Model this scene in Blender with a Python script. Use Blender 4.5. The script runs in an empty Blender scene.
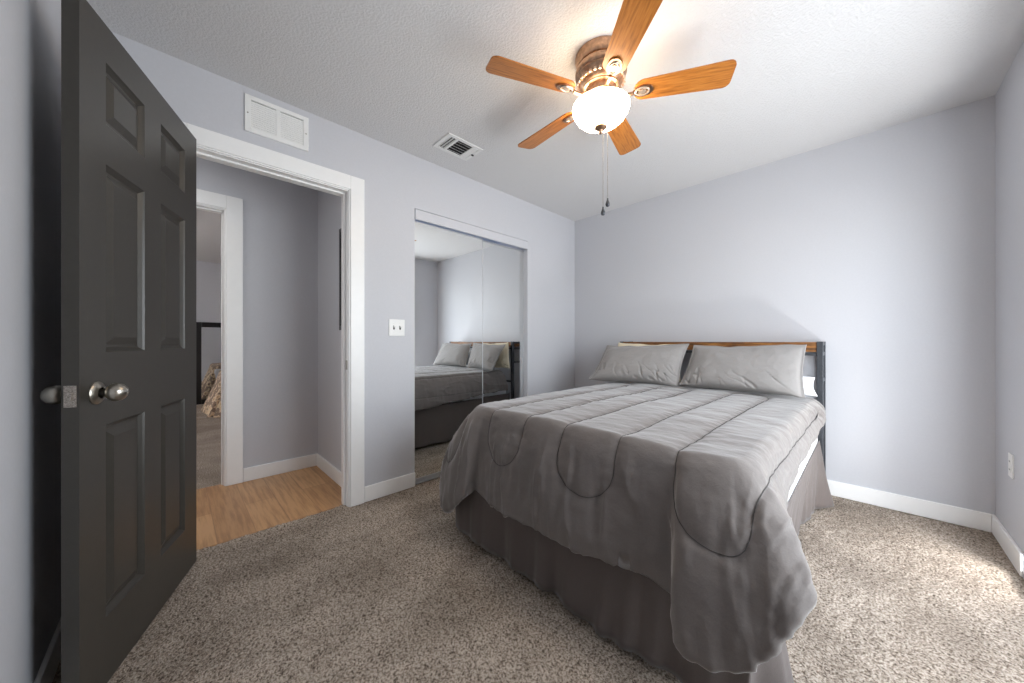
import bpy, bmesh, math, random
import numpy as np
from mathutils import Vector, Matrix

S = bpy.context.scene
COL = S.collection
R = math.radians
PI = math.pi

# ------------------------------------------------------------------ camera, world, lights, exposure
YAW = R(45.75)
cam_d = bpy.data.cameras.new('camera')
cam_d.sensor_width = 36.0
cam_d.lens = 346.6 / 1024 * 36.0
cam_d.clip_start = 0.02
cam = bpy.data.objects.new('camera', cam_d)
cam.location = (0, 0, 1.067)
cam.rotation_euler = (PI / 2, 0, YAW)
COL.objects.link(cam)
S.camera = cam

S.view_settings.view_transform = 'Standard'
S.view_settings.look = 'None'
S.view_settings.exposure = 0.0
S.view_settings.gamma = 1.0
S.view_settings.use_curve_mapping = False
S.cycles.use_denoising = True
S.cycles.max_bounces = 12
S.cycles.diffuse_bounces = 7
S.cycles.glossy_bounces = 5
S.cycles.caustics_reflective = True
S.cycles.caustics_refractive = False

W = bpy.data.worlds.new('sky')
S.world = W
W.use_nodes = True
bg = W.node_tree.nodes['Background']
sky = W.node_tree.nodes.new('ShaderNodeTexSky')
sky.sky_type = 'NISHITA'
sky.sun_elevation = R(40)
sky.sun_rotation = R(200)
sky.sun_disc = False
W.node_tree.links.new(sky.outputs[0], bg.inputs[0])
bg.inputs[1].default_value = 0.25


def light(name, typ, loc, energy, color, rot=(0, 0, 0), size=1.0, size_y=None):
    d = bpy.data.lights.new(name, typ)
    d.energy = energy
    d.color = color
    if typ == 'AREA':
        d.size = size
        if size_y:
            d.shape = 'RECTANGLE'
            d.size_y = size_y
    elif typ == 'POINT':
        d.shadow_soft_size = size
    o = bpy.data.objects.new(name, d)
    o.location = loc
    o.rotation_euler = rot
    COL.objects.link(o)
    return o


WIN = (0.85, 2.74, 0.03, 2.05)       # glazed patio opening in the right wall: y0, y1, z0, z1
light('window_daylight', 'AREA', (0.74, 1.675, 1.20), 74.0, (0.91, 0.957, 1.0), (0, PI / 2 - .05, 0), 1.62, 1.62)
streak_lamp = light('added_streak_lamp', 'AREA', (0.70, 2.55, 0.22), 15.0, (1.0, 0.99, 0.97), (0, 0, 0), 0.13)  # added small lamp standing in for ground-reflected light; throws the streak above the headboard
streak_lamp.rotation_euler = (Vector((-.5, 3.2, 1.1)) - streak_lamp.location).to_track_quat('-Z', 'Y').to_euler()
light('hall_fill', 'AREA', (-2.87, -0.55, 2.40), 7.5, (1.0, 0.99, 0.97), (0, 0, 0), 0.35)  # added fill for the hall; no fixture is modelled here
light('far_room_fill', 'AREA', (-5.6, -1.85, 1.5), 75.0, (1.0, 0.96, 0.92), (-PI / 2, 0, 0), 1.2)  # added fill light; the far room has no window

# ------------------------------------------------------------------ room numbers
XL, XR, YB, YS, H = -2.337, 0.496, 3.277, -0.286, 2.44
WT = 0.12
DY0, DY1, DZ = 0.055, 0.800, 2.035          # bedroom doorway
CY0, CY1, CZ = 1.272, 2.490, 2.053          # closet opening
HX, HY = -3.316, 0.887                      # hall: far wall plane, end wall plane
FX = -7.95                                  # far wall of the room across the hall
FD0, FD1, FDZ = -0.50, 0.262, 2.035         # doorway across the hall


# ------------------------------------------------------------------ materials
def newmat(name):
    m = bpy.data.materials.new(name)
    m.use_nodes = True
    nt = m.node_tree
    return m, nt, nt.nodes['Principled BSDF']


def srgb(r, g, b):
    f = lambda c: (c / 255) / 12.92 if c / 255 <= .04045 else ((c / 255 + .055) / 1.055) ** 2.4
    return (f(r), f(g), f(b), 1)


def noise_node(nt, scale, detail=3, rough=.5, coord='Object', mapping=None):
    tc = nt.nodes.new('ShaderNodeTexCoord')
    n = nt.nodes.new('ShaderNodeTexNoise')
    n.inputs['Scale'].default_value = scale
    n.inputs['Detail'].default_value = detail
    n.inputs['Roughness'].default_value = rough
    if mapping:
        mp = nt.nodes.new('ShaderNodeMapping')
        mp.inputs['Scale'].default_value = mapping
        nt.links.new(tc.outputs[coord], mp.inputs[0])
        nt.links.new(mp.outputs[0], n.inputs['Vector'])
    else:
        nt.links.new(tc.outputs[coord], n.inputs['Vector'])
    return n


def ramp(nt, src, stops):
    r = nt.nodes.new('ShaderNodeValToRGB')
    el = r.color_ramp.elements
    while len(el) < len(stops):
        el.new(0.5)
    for e, (p, c) in zip(el, stops):
        e.position = p
        e.color = c
    nt.links.new(src, r.inputs[0])
    return r


def bump(nt, bs, src, strength, dist):
    b = nt.nodes.new('ShaderNodeBump')
    b.inputs['Strength'].default_value = strength
    b.inputs['Distance'].default_value = dist
    nt.links.new(src, b.inputs['Height'])
    nt.links.new(b.outputs[0], bs.inputs['Normal'])
    return b


def simple(name, col, rough=.5, metal=0.0, nscale=None, vary=.06, bmp=0, bdist=.002, spec=None, coat=0):
    m, nt, bs = newmat(name)
    bs.inputs['Base Color'].default_value = col
    bs.inputs['Roughness'].default_value = rough
    bs.inputs['Metallic'].default_value = metal
    if spec is not None:
        bs.inputs['Specular IOR Level'].default_value = spec
    if coat:
        bs.inputs['Coat Weight'].default_value = coat
    if nscale:
        n = noise_node(nt, nscale)
        lo = tuple(c * (1 - vary) for c in col[:3]) + (1,)
        hi = tuple(min(1, c * (1 + vary)) for c in col[:3]) + (1,)
        r = ramp(nt, n.outputs[0], [(.3, lo), (.7, hi)])
        nt.links.new(r.outputs[0], bs.inputs['Base Color'])
        if bmp:
            bump(nt, bs, n.outputs[0], bmp, bdist)
    return m


M = {}
M['wall'] = simple('wall_paint', srgb(199, 200, 205), .55, nscale=90, vary=.015, bmp=.12, bdist=.002)
M['trim'] = simple('white_trim_paint', srgb(243, 243, 242), .35, nscale=25, vary=.01)
M['white'] = simple('white_plastic', srgb(235, 235, 233), .35, nscale=30, vary=.01)
M['door'] = simple('dark_door_paint', srgb(57, 54, 49), .36, nscale=60, vary=.06, bmp=.1, bdist=.001)
M['door_shade'] = simple('shaded_door_paint', srgb(44, 42, 41), .5, nscale=60, vary=.06)  # darker copy of the door paint, edge shade put into the colour; unused
M['nickel'] = simple('satin_nickel', (.42, .39, .34, 1), .30, 1.0, nscale=40, vary=.05)
M['aged_metal'] = simple('aged_metal_plate', (.42, .38, .34, 1), .45, 1.0, nscale=300, vary=.4)
M['chrome'] = simple('mirror_edge_metal', (.55, .56, .58, 1), .5, .8, nscale=30, vary=.02)
M['closet_trim'] = simple('closet_trim_paint', srgb(202, 203, 208), .45, nscale=25, vary=.01)
M['grille_back'] = simple('grille_duct_grey', srgb(150, 150, 150), .7, nscale=30)
M['dark'] = simple('painted_duct_shade', (.012, .012, .013, 1), .8, nscale=20)  # near-black tone; shade of the duct opening put into the colour
M['black'] = simple('black_frame', (.012, .011, .011, 1), .35, nscale=30, vary=.2)
M['gunmetal'] = simple('gunmetal_steel', (.075, .08, .09, 1), .42, .6, nscale=80, vary=.12)
M['bronze'] = simple('antique_bronze', (.46, .29, .19, 1), .33, 1.0, nscale=70, vary=.25)
M['ring'] = simple('pale_medallion', (.74, .62, .52, 1), .3, .8, nscale=70, vary=.1)
M['sheet'] = simple('white_sheet', srgb(238, 239, 242), .8, nscale=14, vary=.01, bmp=.25, bdist=.01)
M['cream'] = simple('cream_pillowcase', srgb(226, 214, 188), .8, nscale=18, vary=.03, bmp=.25, bdist=.01)
M['slot'] = simple('dark_slot', (.03, .03, .03, 1), .6, nscale=20)


def mat_ceiling():
    m, nt, bs = newmat('knockdown_ceiling')
    bs.inputs['Roughness'].default_value = .85
    n = noise_node(nt, 95, 4, .6)
    r = ramp(nt, n.outputs[0], [(.38, (0, 0, 0, 1)), (.62, (1, 1, 1, 1))])
    bump(nt, bs, r.outputs[0], .45, .004)
    bs.inputs['Base Color'].default_value = srgb(222, 221, 221)
    return m


def mat_carpet():
    m, nt, bs = newmat('beige_grey_carpet')
    bs.inputs['Roughness'].default_value = .95
    bs.inputs['Specular IOR Level'].default_value = .1
    n = noise_node(nt, 130, 3, .65)
    r = ramp(nt, n.outputs[0], [(.34, srgb(98, 86, 76)), (.47, srgb(172, 157, 142)), (.60, srgb(214, 201, 187))])
    n2 = noise_node(nt, 3.4, 4, .62, mapping=(1.0, .55, 1))
    r2 = ramp(nt, n2.outputs[0], [(.38, (.70, .69, .68, 1)), (.60, (1, 1, 1, 1))])
    mx = nt.nodes.new('ShaderNodeMix')
    mx.data_type = 'RGBA'
    mx.blend_type = 'MULTIPLY'
    mx.inputs['Factor'].default_value = 1
    nt.links.new(r.outputs[0], mx.inputs['A'])
    nt.links.new(r2.outputs[0], mx.inputs['B'])
    nt.links.new(mx.outputs['Result'], bs.inputs['Base Color'])
    bump(nt, bs, n.outputs[0], .9, .012)
    return m


def mat_planks():
    m, nt, bs = newmat('light_oak_planks')
    tc = nt.nodes.new('ShaderNodeTexCoord')
    br = nt.nodes.new('ShaderNodeTexBrick')
    br.inputs['Color1'].default_value = srgb(206, 162, 116)
    br.inputs['Color2'].default_value = srgb(186, 142, 98)
    br.inputs['Mortar'].default_value = srgb(172, 130, 90)
    br.inputs['Scale'].default_value = 1
    br.inputs['Mortar Size'].default_value = .0025
    br.inputs['Brick Width'].default_value = 1.2
    br.inputs['Row Height'].default_value = .165
    br.offset = .37
    nt.links.new(tc.outputs['Object'], br.inputs['Vector'])
    n = noise_node(nt, 4, 5, .62, mapping=(.8, 11, 1))
    r = ramp(nt, n.outputs[0], [(.36, (.62, .56, .50, 1)), (.56, (1, 1, 1, 1))])
    mx = nt.nodes.new('ShaderNodeMix')
    mx.data_type = 'RGBA'
    mx.blend_type = 'MULTIPLY'
    mx.inputs['Factor'].default_value = .8
    nt.links.new(br.outputs['Color'], mx.inputs['A'])
    nt.links.new(r.outputs[0], mx.inputs['B'])
    nt.links.new(mx.outputs['Result'], bs.inputs['Base Color'])
    bs.inputs['Roughness'].default_value = .38
    return m


def mat_wood(name, lo, mid, hi, scale, mapping, rough=.4, coord='Object'):
    m, nt, bs = newmat(name)
    n = noise_node(nt, scale, 5, .6, coord, mapping)
    r = ramp(nt, n.outputs[0], [(.3, lo), (.5, mid), (.7, hi)])
    nt.links.new(r.outputs[0], bs.inputs['Base Color'])
    bs.inputs['Roughness'].default_value = rough
    return m


def mat_fabric(name, col, vary=.05, scale=350, bmp=.12, sheen=.25, wr=.25):
    m, nt, bs = newmat(name)
    bs.inputs['Roughness'].default_value = .75
    bs.inputs['Specular IOR Level'].default_value = .25
    bs.inputs['Sheen Weight'].default_value = sheen
    bs.inputs['Sheen Roughness'].default_value = .4
    n = noise_node(nt, scale, 2)
    lo = tuple(c * (1 - vary) for c in col[:3]) + (1,)
    hi = tuple(c * (1 + vary) for c in col[:3]) + (1,)
    r = ramp(nt, n.outputs[0], [(.35, lo), (.65, hi)])
    nt.links.new(r.outputs[0], bs.inputs['Base Color'])
    w = noise_node(nt, 22, 4, .55)
    b1 = bump(nt, bs, w.outputs[0], wr, .012)
    b2 = nt.nodes.new('ShaderNodeBump')
    b2.inputs['Strength'].default_value = bmp
    b2.inputs['Distance'].default_value = .001
    nt.links.new(n.outputs[0], b2.inputs['Height'])
    nt.links.new(b1.outputs[0], b2.inputs['Normal'])
    nt.links.new(b2.outputs[0], bs.inputs['Normal'])
    return m


M['ceiling'] = mat_ceiling()
M['carpet'] = mat_carpet()
M['planks'] = mat_planks()
M['blade'] = mat_wood('honey_oak_blade', srgb(140, 82, 28), srgb(184, 114, 46), srgb(200, 132, 60), 4, (2, 26, 2), .35)
M['rustic'] = mat_wood('rustic_brown_wood', srgb(52, 30, 14), srgb(118, 76, 36), srgb(166, 114, 58), 7, (1.2, 4, 9), .5)
M['fabric'] = mat_fabric('grey_comforter_fabric', srgb(117, 111, 108), sheen=.5)
M['sham'] = mat_fabric('grey_sham_fabric', srgb(148, 145, 143), wr=.10)
M['skirt'] = mat_fabric('grey_skirt_fabric', srgb(97, 89, 86), wr=.15)
M['thread'] = simple('dark_thread', srgb(72, 69, 68), .8, nscale=200, vary=.1)


def mat_mirror():
    m, nt, bs = newmat('mirror_glass')
    bs.inputs['Base Color'].default_value = (.86, .88, .88, 1)
    bs.inputs['Metallic'].default_value = 1
    bs.inputs['Roughness'].default_value = .012
    return m


def mat_bowl():
    m, nt, bs = newmat('frosted_glass_bowl_lit')
    n = noise_node(nt, 9, 3, .5)
    r = ramp(nt, n.outputs[0], [(.3, (1.0, .76, .50, 1)), (.7, (1.0, .84, .63, 1))])
    nt.links.new(r.outputs[0], bs.inputs['Emission Color'])
    bs.inputs['Base Color'].default_value = (.9, .85, .75, 1)
    bs.inputs['Roughness'].default_value = .35
    bs.inputs['Emission Strength'].default_value = 24.0
    return m


def mat_glass():
    m, nt, bs = newmat('window_glass')
    nt.nodes.remove(bs)
    out = nt.nodes['Material Output']
    t = nt.nodes.new('ShaderNodeBsdfTransparent')
    g = nt.nodes.new('ShaderNodeBsdfGlossy')
    g.inputs['Roughness'].default_value = .02
    mx = nt.nodes.new('ShaderNodeMixShader')
    mx.inputs[0].default_value = .06
    nt.links.new(t.outputs[0], mx.inputs[1])
    nt.links.new(g.outputs[0], mx.inputs[2])
    nt.links.new(mx.outputs[0], out.inputs[0])
    return m


def mat_quilt():
    m, nt, bs = newmat('floral_quilt_print')
    tc = nt.nodes.new('ShaderNodeTexCoord')
    v = nt.nodes.new('ShaderNodeTexVoronoi')
    v.inputs['Scale'].default_value = 11
    nt.links.new(tc.outputs['Object'], v.inputs['Vector'])
    n = noise_node(nt, 16, 4, .6)
    ad = nt.nodes.new('ShaderNodeMath')
    nt.links.new(v.outputs['Distance'], ad.inputs[0])
    nt.links.new(n.outputs[0], ad.inputs[1])
    r = ramp(nt, ad.outputs[0], [(.55, srgb(70, 58, 52)), (.75, srgb(206, 178, 142)), (.95, srgb(226, 206, 178)), (1.0, srgb(140, 120, 104))])
    nt.links.new(r.outputs[0], bs.inputs['Base Color'])
    bs.inputs['Roughness'].default_value = .9
    return m


M['mirror'] = mat_mirror()
M['bowl'] = mat_bowl()
M['glass'] = mat_glass()
M['quilt'] = mat_quilt()


# ------------------------------------------------------------------ mesh helpers
class MB:
    """Collects shapes; build() links them as ONE mesh object."""

    def __init__(self):
        self.bm = bmesh.new()

    def box(self, x0, x1, y0, y1, z0, z1, bev=0.0, seg=2):
        vs = [self.bm.verts.new((x, y, z)) for x in (x0, x1) for y in (y0, y1) for z in (z0, z1)]
        F = [(0, 1, 3, 2), (4, 6, 7, 5), (0, 4, 5, 1), (2, 3, 7, 6), (0, 2, 6, 4), (1, 5, 7, 3)]
        fs = [self.bm.faces.new([vs[i] for i in f]) for f in F]
        if bev:
            ed = list({e for f in fs for e in f.edges})
            bmesh.ops.bevel(self.bm, geom=ed, offset=bev, segments=seg, affect='EDGES', profile=.6)
        return self

    def lathe(self, prof, seg=48, axis_m=None, cap=True):
        """prof: list of (r, z); revolved about z, then transformed."""
        mt = axis_m or Matrix()
        rings = []
        for r, z in prof:
            if r < 1e-6:
                rings.append([self.bm.verts.new(mt @ Vector((0, 0, z)))])
            else:
                rings.append([self.bm.verts.new(mt @ Vector((r * math.cos(2 * PI * k / seg), r * math.sin(2 * PI * k / seg), z))) for k in range(seg)])
        for a, b in zip(rings[:-1], rings[1:]):
            for k in range(seg):
                k2 = (k + 1) % seg
                if len(a) == 1 and len(b) == 1:
                    continue
                if len(a) == 1:
                    self.bm.faces.new((a[0], b[k2], b[k]))
                elif len(b) == 1:
                    self.bm.faces.new((a[k], a[k2], b[0]))
                else:
                    self.bm.faces.new((a[k], a[k2], b[k2], b[k]))
        if cap:
            for rg, rev in ((rings[0], True), (rings[-1], False)):
                if len(rg) > 2:
                    self.bm.faces.new(list(reversed(rg)) if rev else rg)
        return self

    def tube(self, pts, r, seg=8, closed=False):
        pts = [Vector(p) for p in pts]
        rings = []
        n = len(pts)
        up = Vector((0, 0, 1))
        prev = None
        for i, p in enumerate(pts):
            t = (pts[min(i + 1, n - 1)] - pts[max(i - 1, 0)])
            if t.length < 1e-9:
                t = Vector((0, 0, 1))
            t.normalize()
            if prev is None:
                a = t.cross(up)
                if a.length < 1e-3:
                    a = t.cross(Vector((1, 0, 0)))
            else:
                a = prev - t * prev.dot(t)
            a.normalize()
            prev = a
            b = t.cross(a)
            rings.append([self.bm.verts.new(p + a * (r * math.cos(2 * PI * k / seg)) + b * (r * math.sin(2 * PI * k / seg))) for k in range(seg)])
        for A, B in zip(rings[:-1], rings[1:]):
            for k in range(seg):
                self.bm.faces.new((A[k], A[(k + 1) % seg], B[(k + 1) % seg], B[k]))
        self.bm.faces.new(list(reversed(rings[0])))
        self.bm.faces.new(rings[-1])
        return self

    def prism(self, outline, thick, mt=None, bev=0):
        """2D outline (x, y) extruded z in [0, thick]."""
        mt = mt or Matrix()
        lo = [self.bm.verts.new(mt @ Vector((x, y, 0))) for x, y in outline]
        hi = [self.bm.verts.new(mt @ Vector((x, y, thick))) for x, y in outline]
        n = len(lo)
        fs = [self.bm.faces.new(list(reversed(lo))), self.bm.faces.new(hi)]
        for k in range(n):
            fs.append(self.bm.faces.new((lo[k], lo[(k + 1) % n], hi[(k + 1) % n], hi[k])))
        if bev:
            ed = list({e for f in fs[:2] for e in f.edges})
            bmesh.ops.bevel(self.bm, geom=ed, offset=bev, segments=2, affect='EDGES')
        return self

    def xform(self, mt):
        bmesh.ops.transform(self.bm, matrix=mt, verts=self.bm.verts)
        return self

    def build(self, name, mat, parent=None, smooth=False, angle=40):
        bmesh.ops.recalc_face_normals(self.bm, faces=self.bm.faces)
        me = bpy.data.meshes.new(name)
        self.bm.to_mesh(me)
        self.bm.free()
        return link(name, me, mat, parent, smooth, angle)


def link(name, me, mat, parent=None, smooth=False, angle=40):
    me.materials.append(mat)
    o = bpy.data.objects.new(name, me)
    COL.objects.link(o)
    if parent is not None:
        o.parent = parent
    if smooth:
        me.polygons.foreach_set('use_smooth', [True] * len(me.polygons))
        if angle < 180:
            me.set_sharp_from_angle(angle=R(angle))
    return o


def pydata(name, verts, faces, mat, parent=None, smooth=True, angle=180):
    me = bpy.data.meshes.new(name)
    me.from_pydata([tuple(v) for v in verts], [], [tuple(f) for f in faces])
    me.update()
    return link(name, me, mat, parent, smooth, angle)


def grid_faces(ns, nt, off=0, closed=False):
    out = []
    for i in range(ns - (0 if closed else 1)):
        for j in range(nt - 1):
            a = off + i * nt + j
            b = off + ((i + 1) % ns) * nt + j
            out.append((a, b, b + 1, a + 1))
    return out


def thing(name, label, cat, loc=(0, 0, 0), rotz=0, group=None):
    o = bpy.data.objects.new(name, None)
    o.empty_display_size = .1
    COL.objects.link(o)
    o.location = loc
    o.rotation_euler = (0, 0, rotz)
    return tag(o, label, cat, group)


def tag(o, label, cat, group=None, kind=None):
    o['label'] = label
    o['category'] = cat
    if group:
        o['group'] = group
    if kind:
        o['kind'] = kind
    return o


def struct(o):
    o['kind'] = 'structure'
    return o


# ------------------------------------------------------------------ numpy noise
_rng = np.random.RandomState(7)
_TAB = _rng.rand(256, 256)


def vnoise(x, y):
    xi = np.floor(x).astype(int)
    yi = np.floor(y).astype(int)
    fx = x - xi
    fy = y - yi
    fx = fx * fx * (3 - 2 * fx)
    fy = fy * fy * (3 - 2 * fy)
    g = lambda a, b: _TAB[a % 256, b % 256]
    v = (g(xi, yi) * (1 - fx) + g(xi + 1, yi) * fx) * (1 - fy) + (g(xi, yi + 1) * (1 - fx) + g(xi + 1, yi + 1) * fx) * fy
    return v * 2 - 1


def fbm(x, y, oct=3, gain=.5):
    s = 0
    a = 1
    for k in range(oct):
        s = s + a * vnoise(x * 2 ** k + 17 * k, y * 2 ** k + 31 * k)
        a *= gain
    return s


def sstep(a, b, x):
    t = np.clip((x - a) / (b - a), 0, 1)
    return t * t * (3 - 2 * t)


# ------------------------------------------------------------------ room shell
def carpet_mesh(name, x0, x1, y0, y1, step):
    nx = int((x1 - x0) / step) + 1
    ny = int((y1 - y0) / step) + 1
    xs = np.linspace(x0, x1, nx)
    ys = np.linspace(y0, y1, ny)
    X, Y = np.meshgrid(xs, ys, indexing='ij')
    rs = np.random.RandomState(3)
    Z = rs.rand(nx, ny) * .009 - .007 + .002 * fbm(X * 5, Y * 5)
    Z = np.minimum(Z, .003)
    V = np.stack([X, Y, Z], -1).reshape(-1, 3)
    return struct(pydata(name, V, grid_faces(nx, ny), M['carpet'], smooth=True))


carpet_mesh('floor', XL - .06, XR + .02, YS - .02, YB + .02, .013)
b = MB()
b.box(XL - .1, XR + .1, YS - .1, YB + .1, -.12, -.02)
struct(b.build('floor_slab', M['carpet']))
b = MB()
b.box(HX - .06, XL - .055, -1.6, HY + .02, -.1, 0)
struct(b.build('floor_hall', M['planks']))
b = MB()
b.box(FX - .1, HX - .06, -2.2, 2.6, -.1, 0.0)
struct(b.build('floor_far_room', M['carpet']))

b = MB()
b.box(XL - WT, XR + .1, YS - .1, YB + .1, H, H + .1)
struct(b.build('ceiling', M['ceiling']))
b = MB()
b.box(HX - WT, XL - WT, -1.7, HY + .1, H, H + .1)
struct(b.build('ceiling_hall', M['ceiling']))
b = MB()
b.box(FX - .1, HX - WT, -2.3, 2.7, H, H + .1)
struct(b.build('ceiling_far_room', M['ceiling']))

# left wall with doorway and closet opening (closet niche behind)
b = MB()
b.box(XL - WT, XL, YS - .1, DY0 - .02, 0, H)
b.box(XL - WT, XL, DY0 - .02, DY1 + .02, DZ + .02, H)
b.box(XL - WT, XL, DY1 + .02, CY0, 0, H)
b.box(XL - WT, XL, CY0, CY1, CZ, H)
b.box(XL - WT, XL, CY1, YB + .1, 0, H)
struct(b.build('wall_left', M['wall']))
b = MB()
b.box(XL - WT - .55, XL - WT - .5, CY0 - .15, CY1 + .15, 0, H)
b.box(XL - WT - .5, XL - WT, CY0 - .15, CY0 - .1, 0, H)
b.box(XL - WT - .5, XL - WT, CY1 + .1, CY1 + .15, 0, H)
struct(b.build('wall_closet', M['wall']))
b = MB()
b.box(XL - WT - .55, XL - .06, CY0 - .1, CY1 + .1, -.1, -.004)
struct(b.build('floor_closet', M['carpet']))

b = MB()
b.box(XL - WT, XR + .1, YB, YB + .1, 0, H)
struct(b.build('wall_back', M['wall']))
b = MB()
b.box(XL - WT, XR + .1, YS - .1, YS, 0, H)
struct(b.build('wall_front', M['wall']))
y0, y1, z0, z1 = WIN
b = MB()
b.box(XR, XR + .14, YS, y0, 0, H)
b.box(XR, XR + .14, y1, YB, 0, H)
b.box(XR, XR + .14, y0, y1, 0, z0)
b.box(XR, XR + .14, y0, y1, z1, H)
struct(b.build('wall_right', M['wall']))
# window (out of frame, lets the daylight in)
w = struct(MB().box(XR + .06, XR + .11, y0, y0 + .05, z0, z1).box(XR + .06, XR + .11, y1 - .05, y1, z0, z1)
           .box(XR + .06, XR + .11, y0 + .05, y1 - .05, z0, z0 + .05).box(XR + .06, XR + .11, y0 + .05, y1 - .05, z1 - .05, z1)
           .box(XR + .065, XR + .105, y0 + .05, y1 - .05, (z0 + z1) / 2 - .02, (z0 + z1) / 2 + .02).build('window_1', M['trim']))
MB().box(XR + .083, XR + .087, y0 + .05, y1 - .05, z0 + .05, z1 - .05).build('pane', M['glass'], w)
MB().box(XR - .01, XR + .12, y0, y1, z0 - .028, z0 + .004, .004).build('window_sill', M['chrome'], w)

# hall walls
b = MB()
b.box(HX - .115, HX, FD1 + .02, HY + .1, 0, H)
b.box(HX - .115, HX, FD0 - .02, FD1 + .02, FDZ + .02, H)
b.box(HX - .115, HX, -1.7, FD0 - .02, 0, H)
struct(b.build('wall_hall', M['wall']))
b = MB()
b.box(HX, XL - WT, HY, HY + .1, 0, H)
struct(b.build('wall_hall_end', M['wall']))
b = MB()
b.box(HX, XL - WT, -1.7, -1.6, 0, H)
b.box(XL - WT, XL - WT + .02, -1.7, YS - .1, 0, H)
struct(b.build('wall_hall_near', M['wall']))
# far room walls
b = MB()
b.box(FX - .1, FX, -2.3, 2.7, 0, H)
struct(b.build('wall_far_room_back', M['wall']))
b = MB()
b.box(FX, HX - .115, 2.6, 2.7, 0, H)
struct(b.build('wall_far_room_side', M['wall']))
b = MB()
b.box(FX, HX - .115, -2.3, -2.2, 0, H)
struct(b.build('wall_far_room_front', M['wall']))
b = MB()
b.box(HX - .115, HX - .10, HY + .1, 2.6, 0, H)
b.box(HX - .115, HX - .10, -2.2, -1.7, 0, H)
struct(b.build('wall_far_room_hall', M['wall']))


# ------------------------------------------------------------------ trim
def casing_face(b, x, y0, y1, z, w, out, lap=0.012):
    """flat casing boards on wall plane x, opening y0..y1 and height z, sticking out by `out` (signed)."""
    xa, xb = sorted((x, x + out))
    r = lap
    b.box(xa, xb, y0 - w - r, y0 - r, 0, z + r + w, .004)
    b.box(xa, xb, y1 + r, y1 + w + r, 0, z + r + w, .004)
    b.box(xa, xb, y0 - r, y1 + r, z + r, z + r + w, .004)
    # back bead nearer the opening
    xc, xd = sorted((x, x + out * .55))
    b.box(xc, xd, y0 - r - .001, y0 - r + .007, 0, z + r, .001)
    b.box(xc, xd, y1 + r - .007, y1 + r + .001, 0, z + r, .001)
    b.box(xc, xd, y0 - r, y1 + r, z + r - .007, z + r + .001, .001)


def jamb(b, x0, x1, y0, y1, z, stop_x0, stop_x1):
    b.box(x0, x1, y0 - .019, y0, 0, z + .019)
    b.box(x0, x1, y1, y1 + .019, 0, z + .019)
    b.box(x0, x1, y0, y1, z, z + .019)
    b.box(stop_x0, stop_x1, y0, y0 + .011, 0, z - .011, .002)
    b.box(stop_x0, stop_x1, y1 - .011, y1, 0, z - .011, .002)
    b.box(stop_x0, stop_x1, y0, y1, z - .011, z, .002)


b = MB()
casing_face(b, XL, DY0, DY1, DZ, .088, .018)
casing_face(b, XL - WT, DY0, DY1, DZ, .07, -.016)
jamb(b, XL - WT, XL, DY0, DY1, DZ, XL - .085, XL - .042)
t1 = struct(b.build('trim_1', M['trim']))
b = MB()
b.box(XL - .034, XL - .006, DY1 - .0025, DY1 + .001, .885, .945, .001)
b.build('strike_plate', M['nickel'], t1)
b = MB()
casing_face(b, HX, FD0, FD1, FDZ, .098, .018)
jamb(b, HX - .115, HX, FD0, FD1, FDZ, HX - .07, HX - .03)
struct(b.build('trim_2', M['trim']))


def baseboard(name, segs):
    b = MB()
    for (x0, x1, y0, y1) in segs:
        b.box(x0, x1, y0, y1, 0, .103, .005)
    return struct(b.build(name, M['trim']))


BT = .014
baseboard('baseboard_left', [(XL, XL + BT, DY1 + .102, CY0), (XL, XL + BT, CY1, YB), (XL, XL + BT, YS, DY0 - .102)])
baseboard('baseboard_back', [(XL + BT, XR - BT, YB - BT, YB)])
baseboard('baseboard_right', [(XR - BT, XR, YS + BT, WIN[0] - .03), (XR - BT, XR, WIN[1] + .01, YB)])
baseboard('baseboard_front', [(XL + BT, XR - BT, YS, YS + BT)])
baseboard('baseboard_hall', [(HX, HX + BT, FD1 + .112, HY), (HX, HX + BT, -1.6, FD0 - .112)])
baseboard('baseboard_hall_end', [(HX + BT, XL - WT, HY - BT, HY)])
baseboard('baseboard_far_room', [(FX, FX + BT, -2.2, 2.6)])

# closet trim: header fascia, jamb liners, floor track
b = MB()
b.box(XL - .014, XL + .005, CY0 + .004, CY1 - .003, CZ - .078, CZ - .005, .002)
b.box(XL - .09, XL - .014, CY0, CY1, CZ - .03, CZ)
struct(b.build('trim_3', M['closet_trim']))
b = MB()
b.box(XL - .075, XL - .008, CY0 + .004, CY1 - .004, .003, .008)
b.box(XL - .032, XL - .028, CY0 + .004, CY1 - .004, .008, .014)
b.box(XL - .058, XL - .054, CY0 + .004, CY1 - .004, .008, .014)
struct(b.build('trim_4', M['chrome']))


def mirror_door(name, label, x, y0, y1):
    t = thing(name, label, 'mirror door', (x, (y0 + y1) / 2, .016), 0, 'sliding closet mirrors')
    w = (y1 - y0) / 2
    z0, z1 = 0.0, CZ - .078 - .022
    MB().box(-.003, .003, -w + .004, w - .004, .02, z1 - .008).build('mirror_glass', M['mirror'], t)
    b = MB()
    b.box(-.012, .005, -w, -w + .0055, z0, z1, .001)
    b.box(-.012, .005, w - .0055, w, z0, z1, .001)
    b.box(-.012, .005, -w, w, z1 - .012, z1, .001)
    b.box(-.012, .006, -w, w, z0, z0 + .022, .002)
    b.build('frame', M['chrome'], t)
    return t


mirror_door('sliding_mirror_door', 'mirrored sliding closet door in front, beside the light switch', XL - .030, CY0 + .006, 1.945)
mirror_door('sliding_mirror_door', 'mirrored sliding closet door set behind the other, toward the bed wall', XL - .056, 1.89, CY1 - .002)

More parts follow.
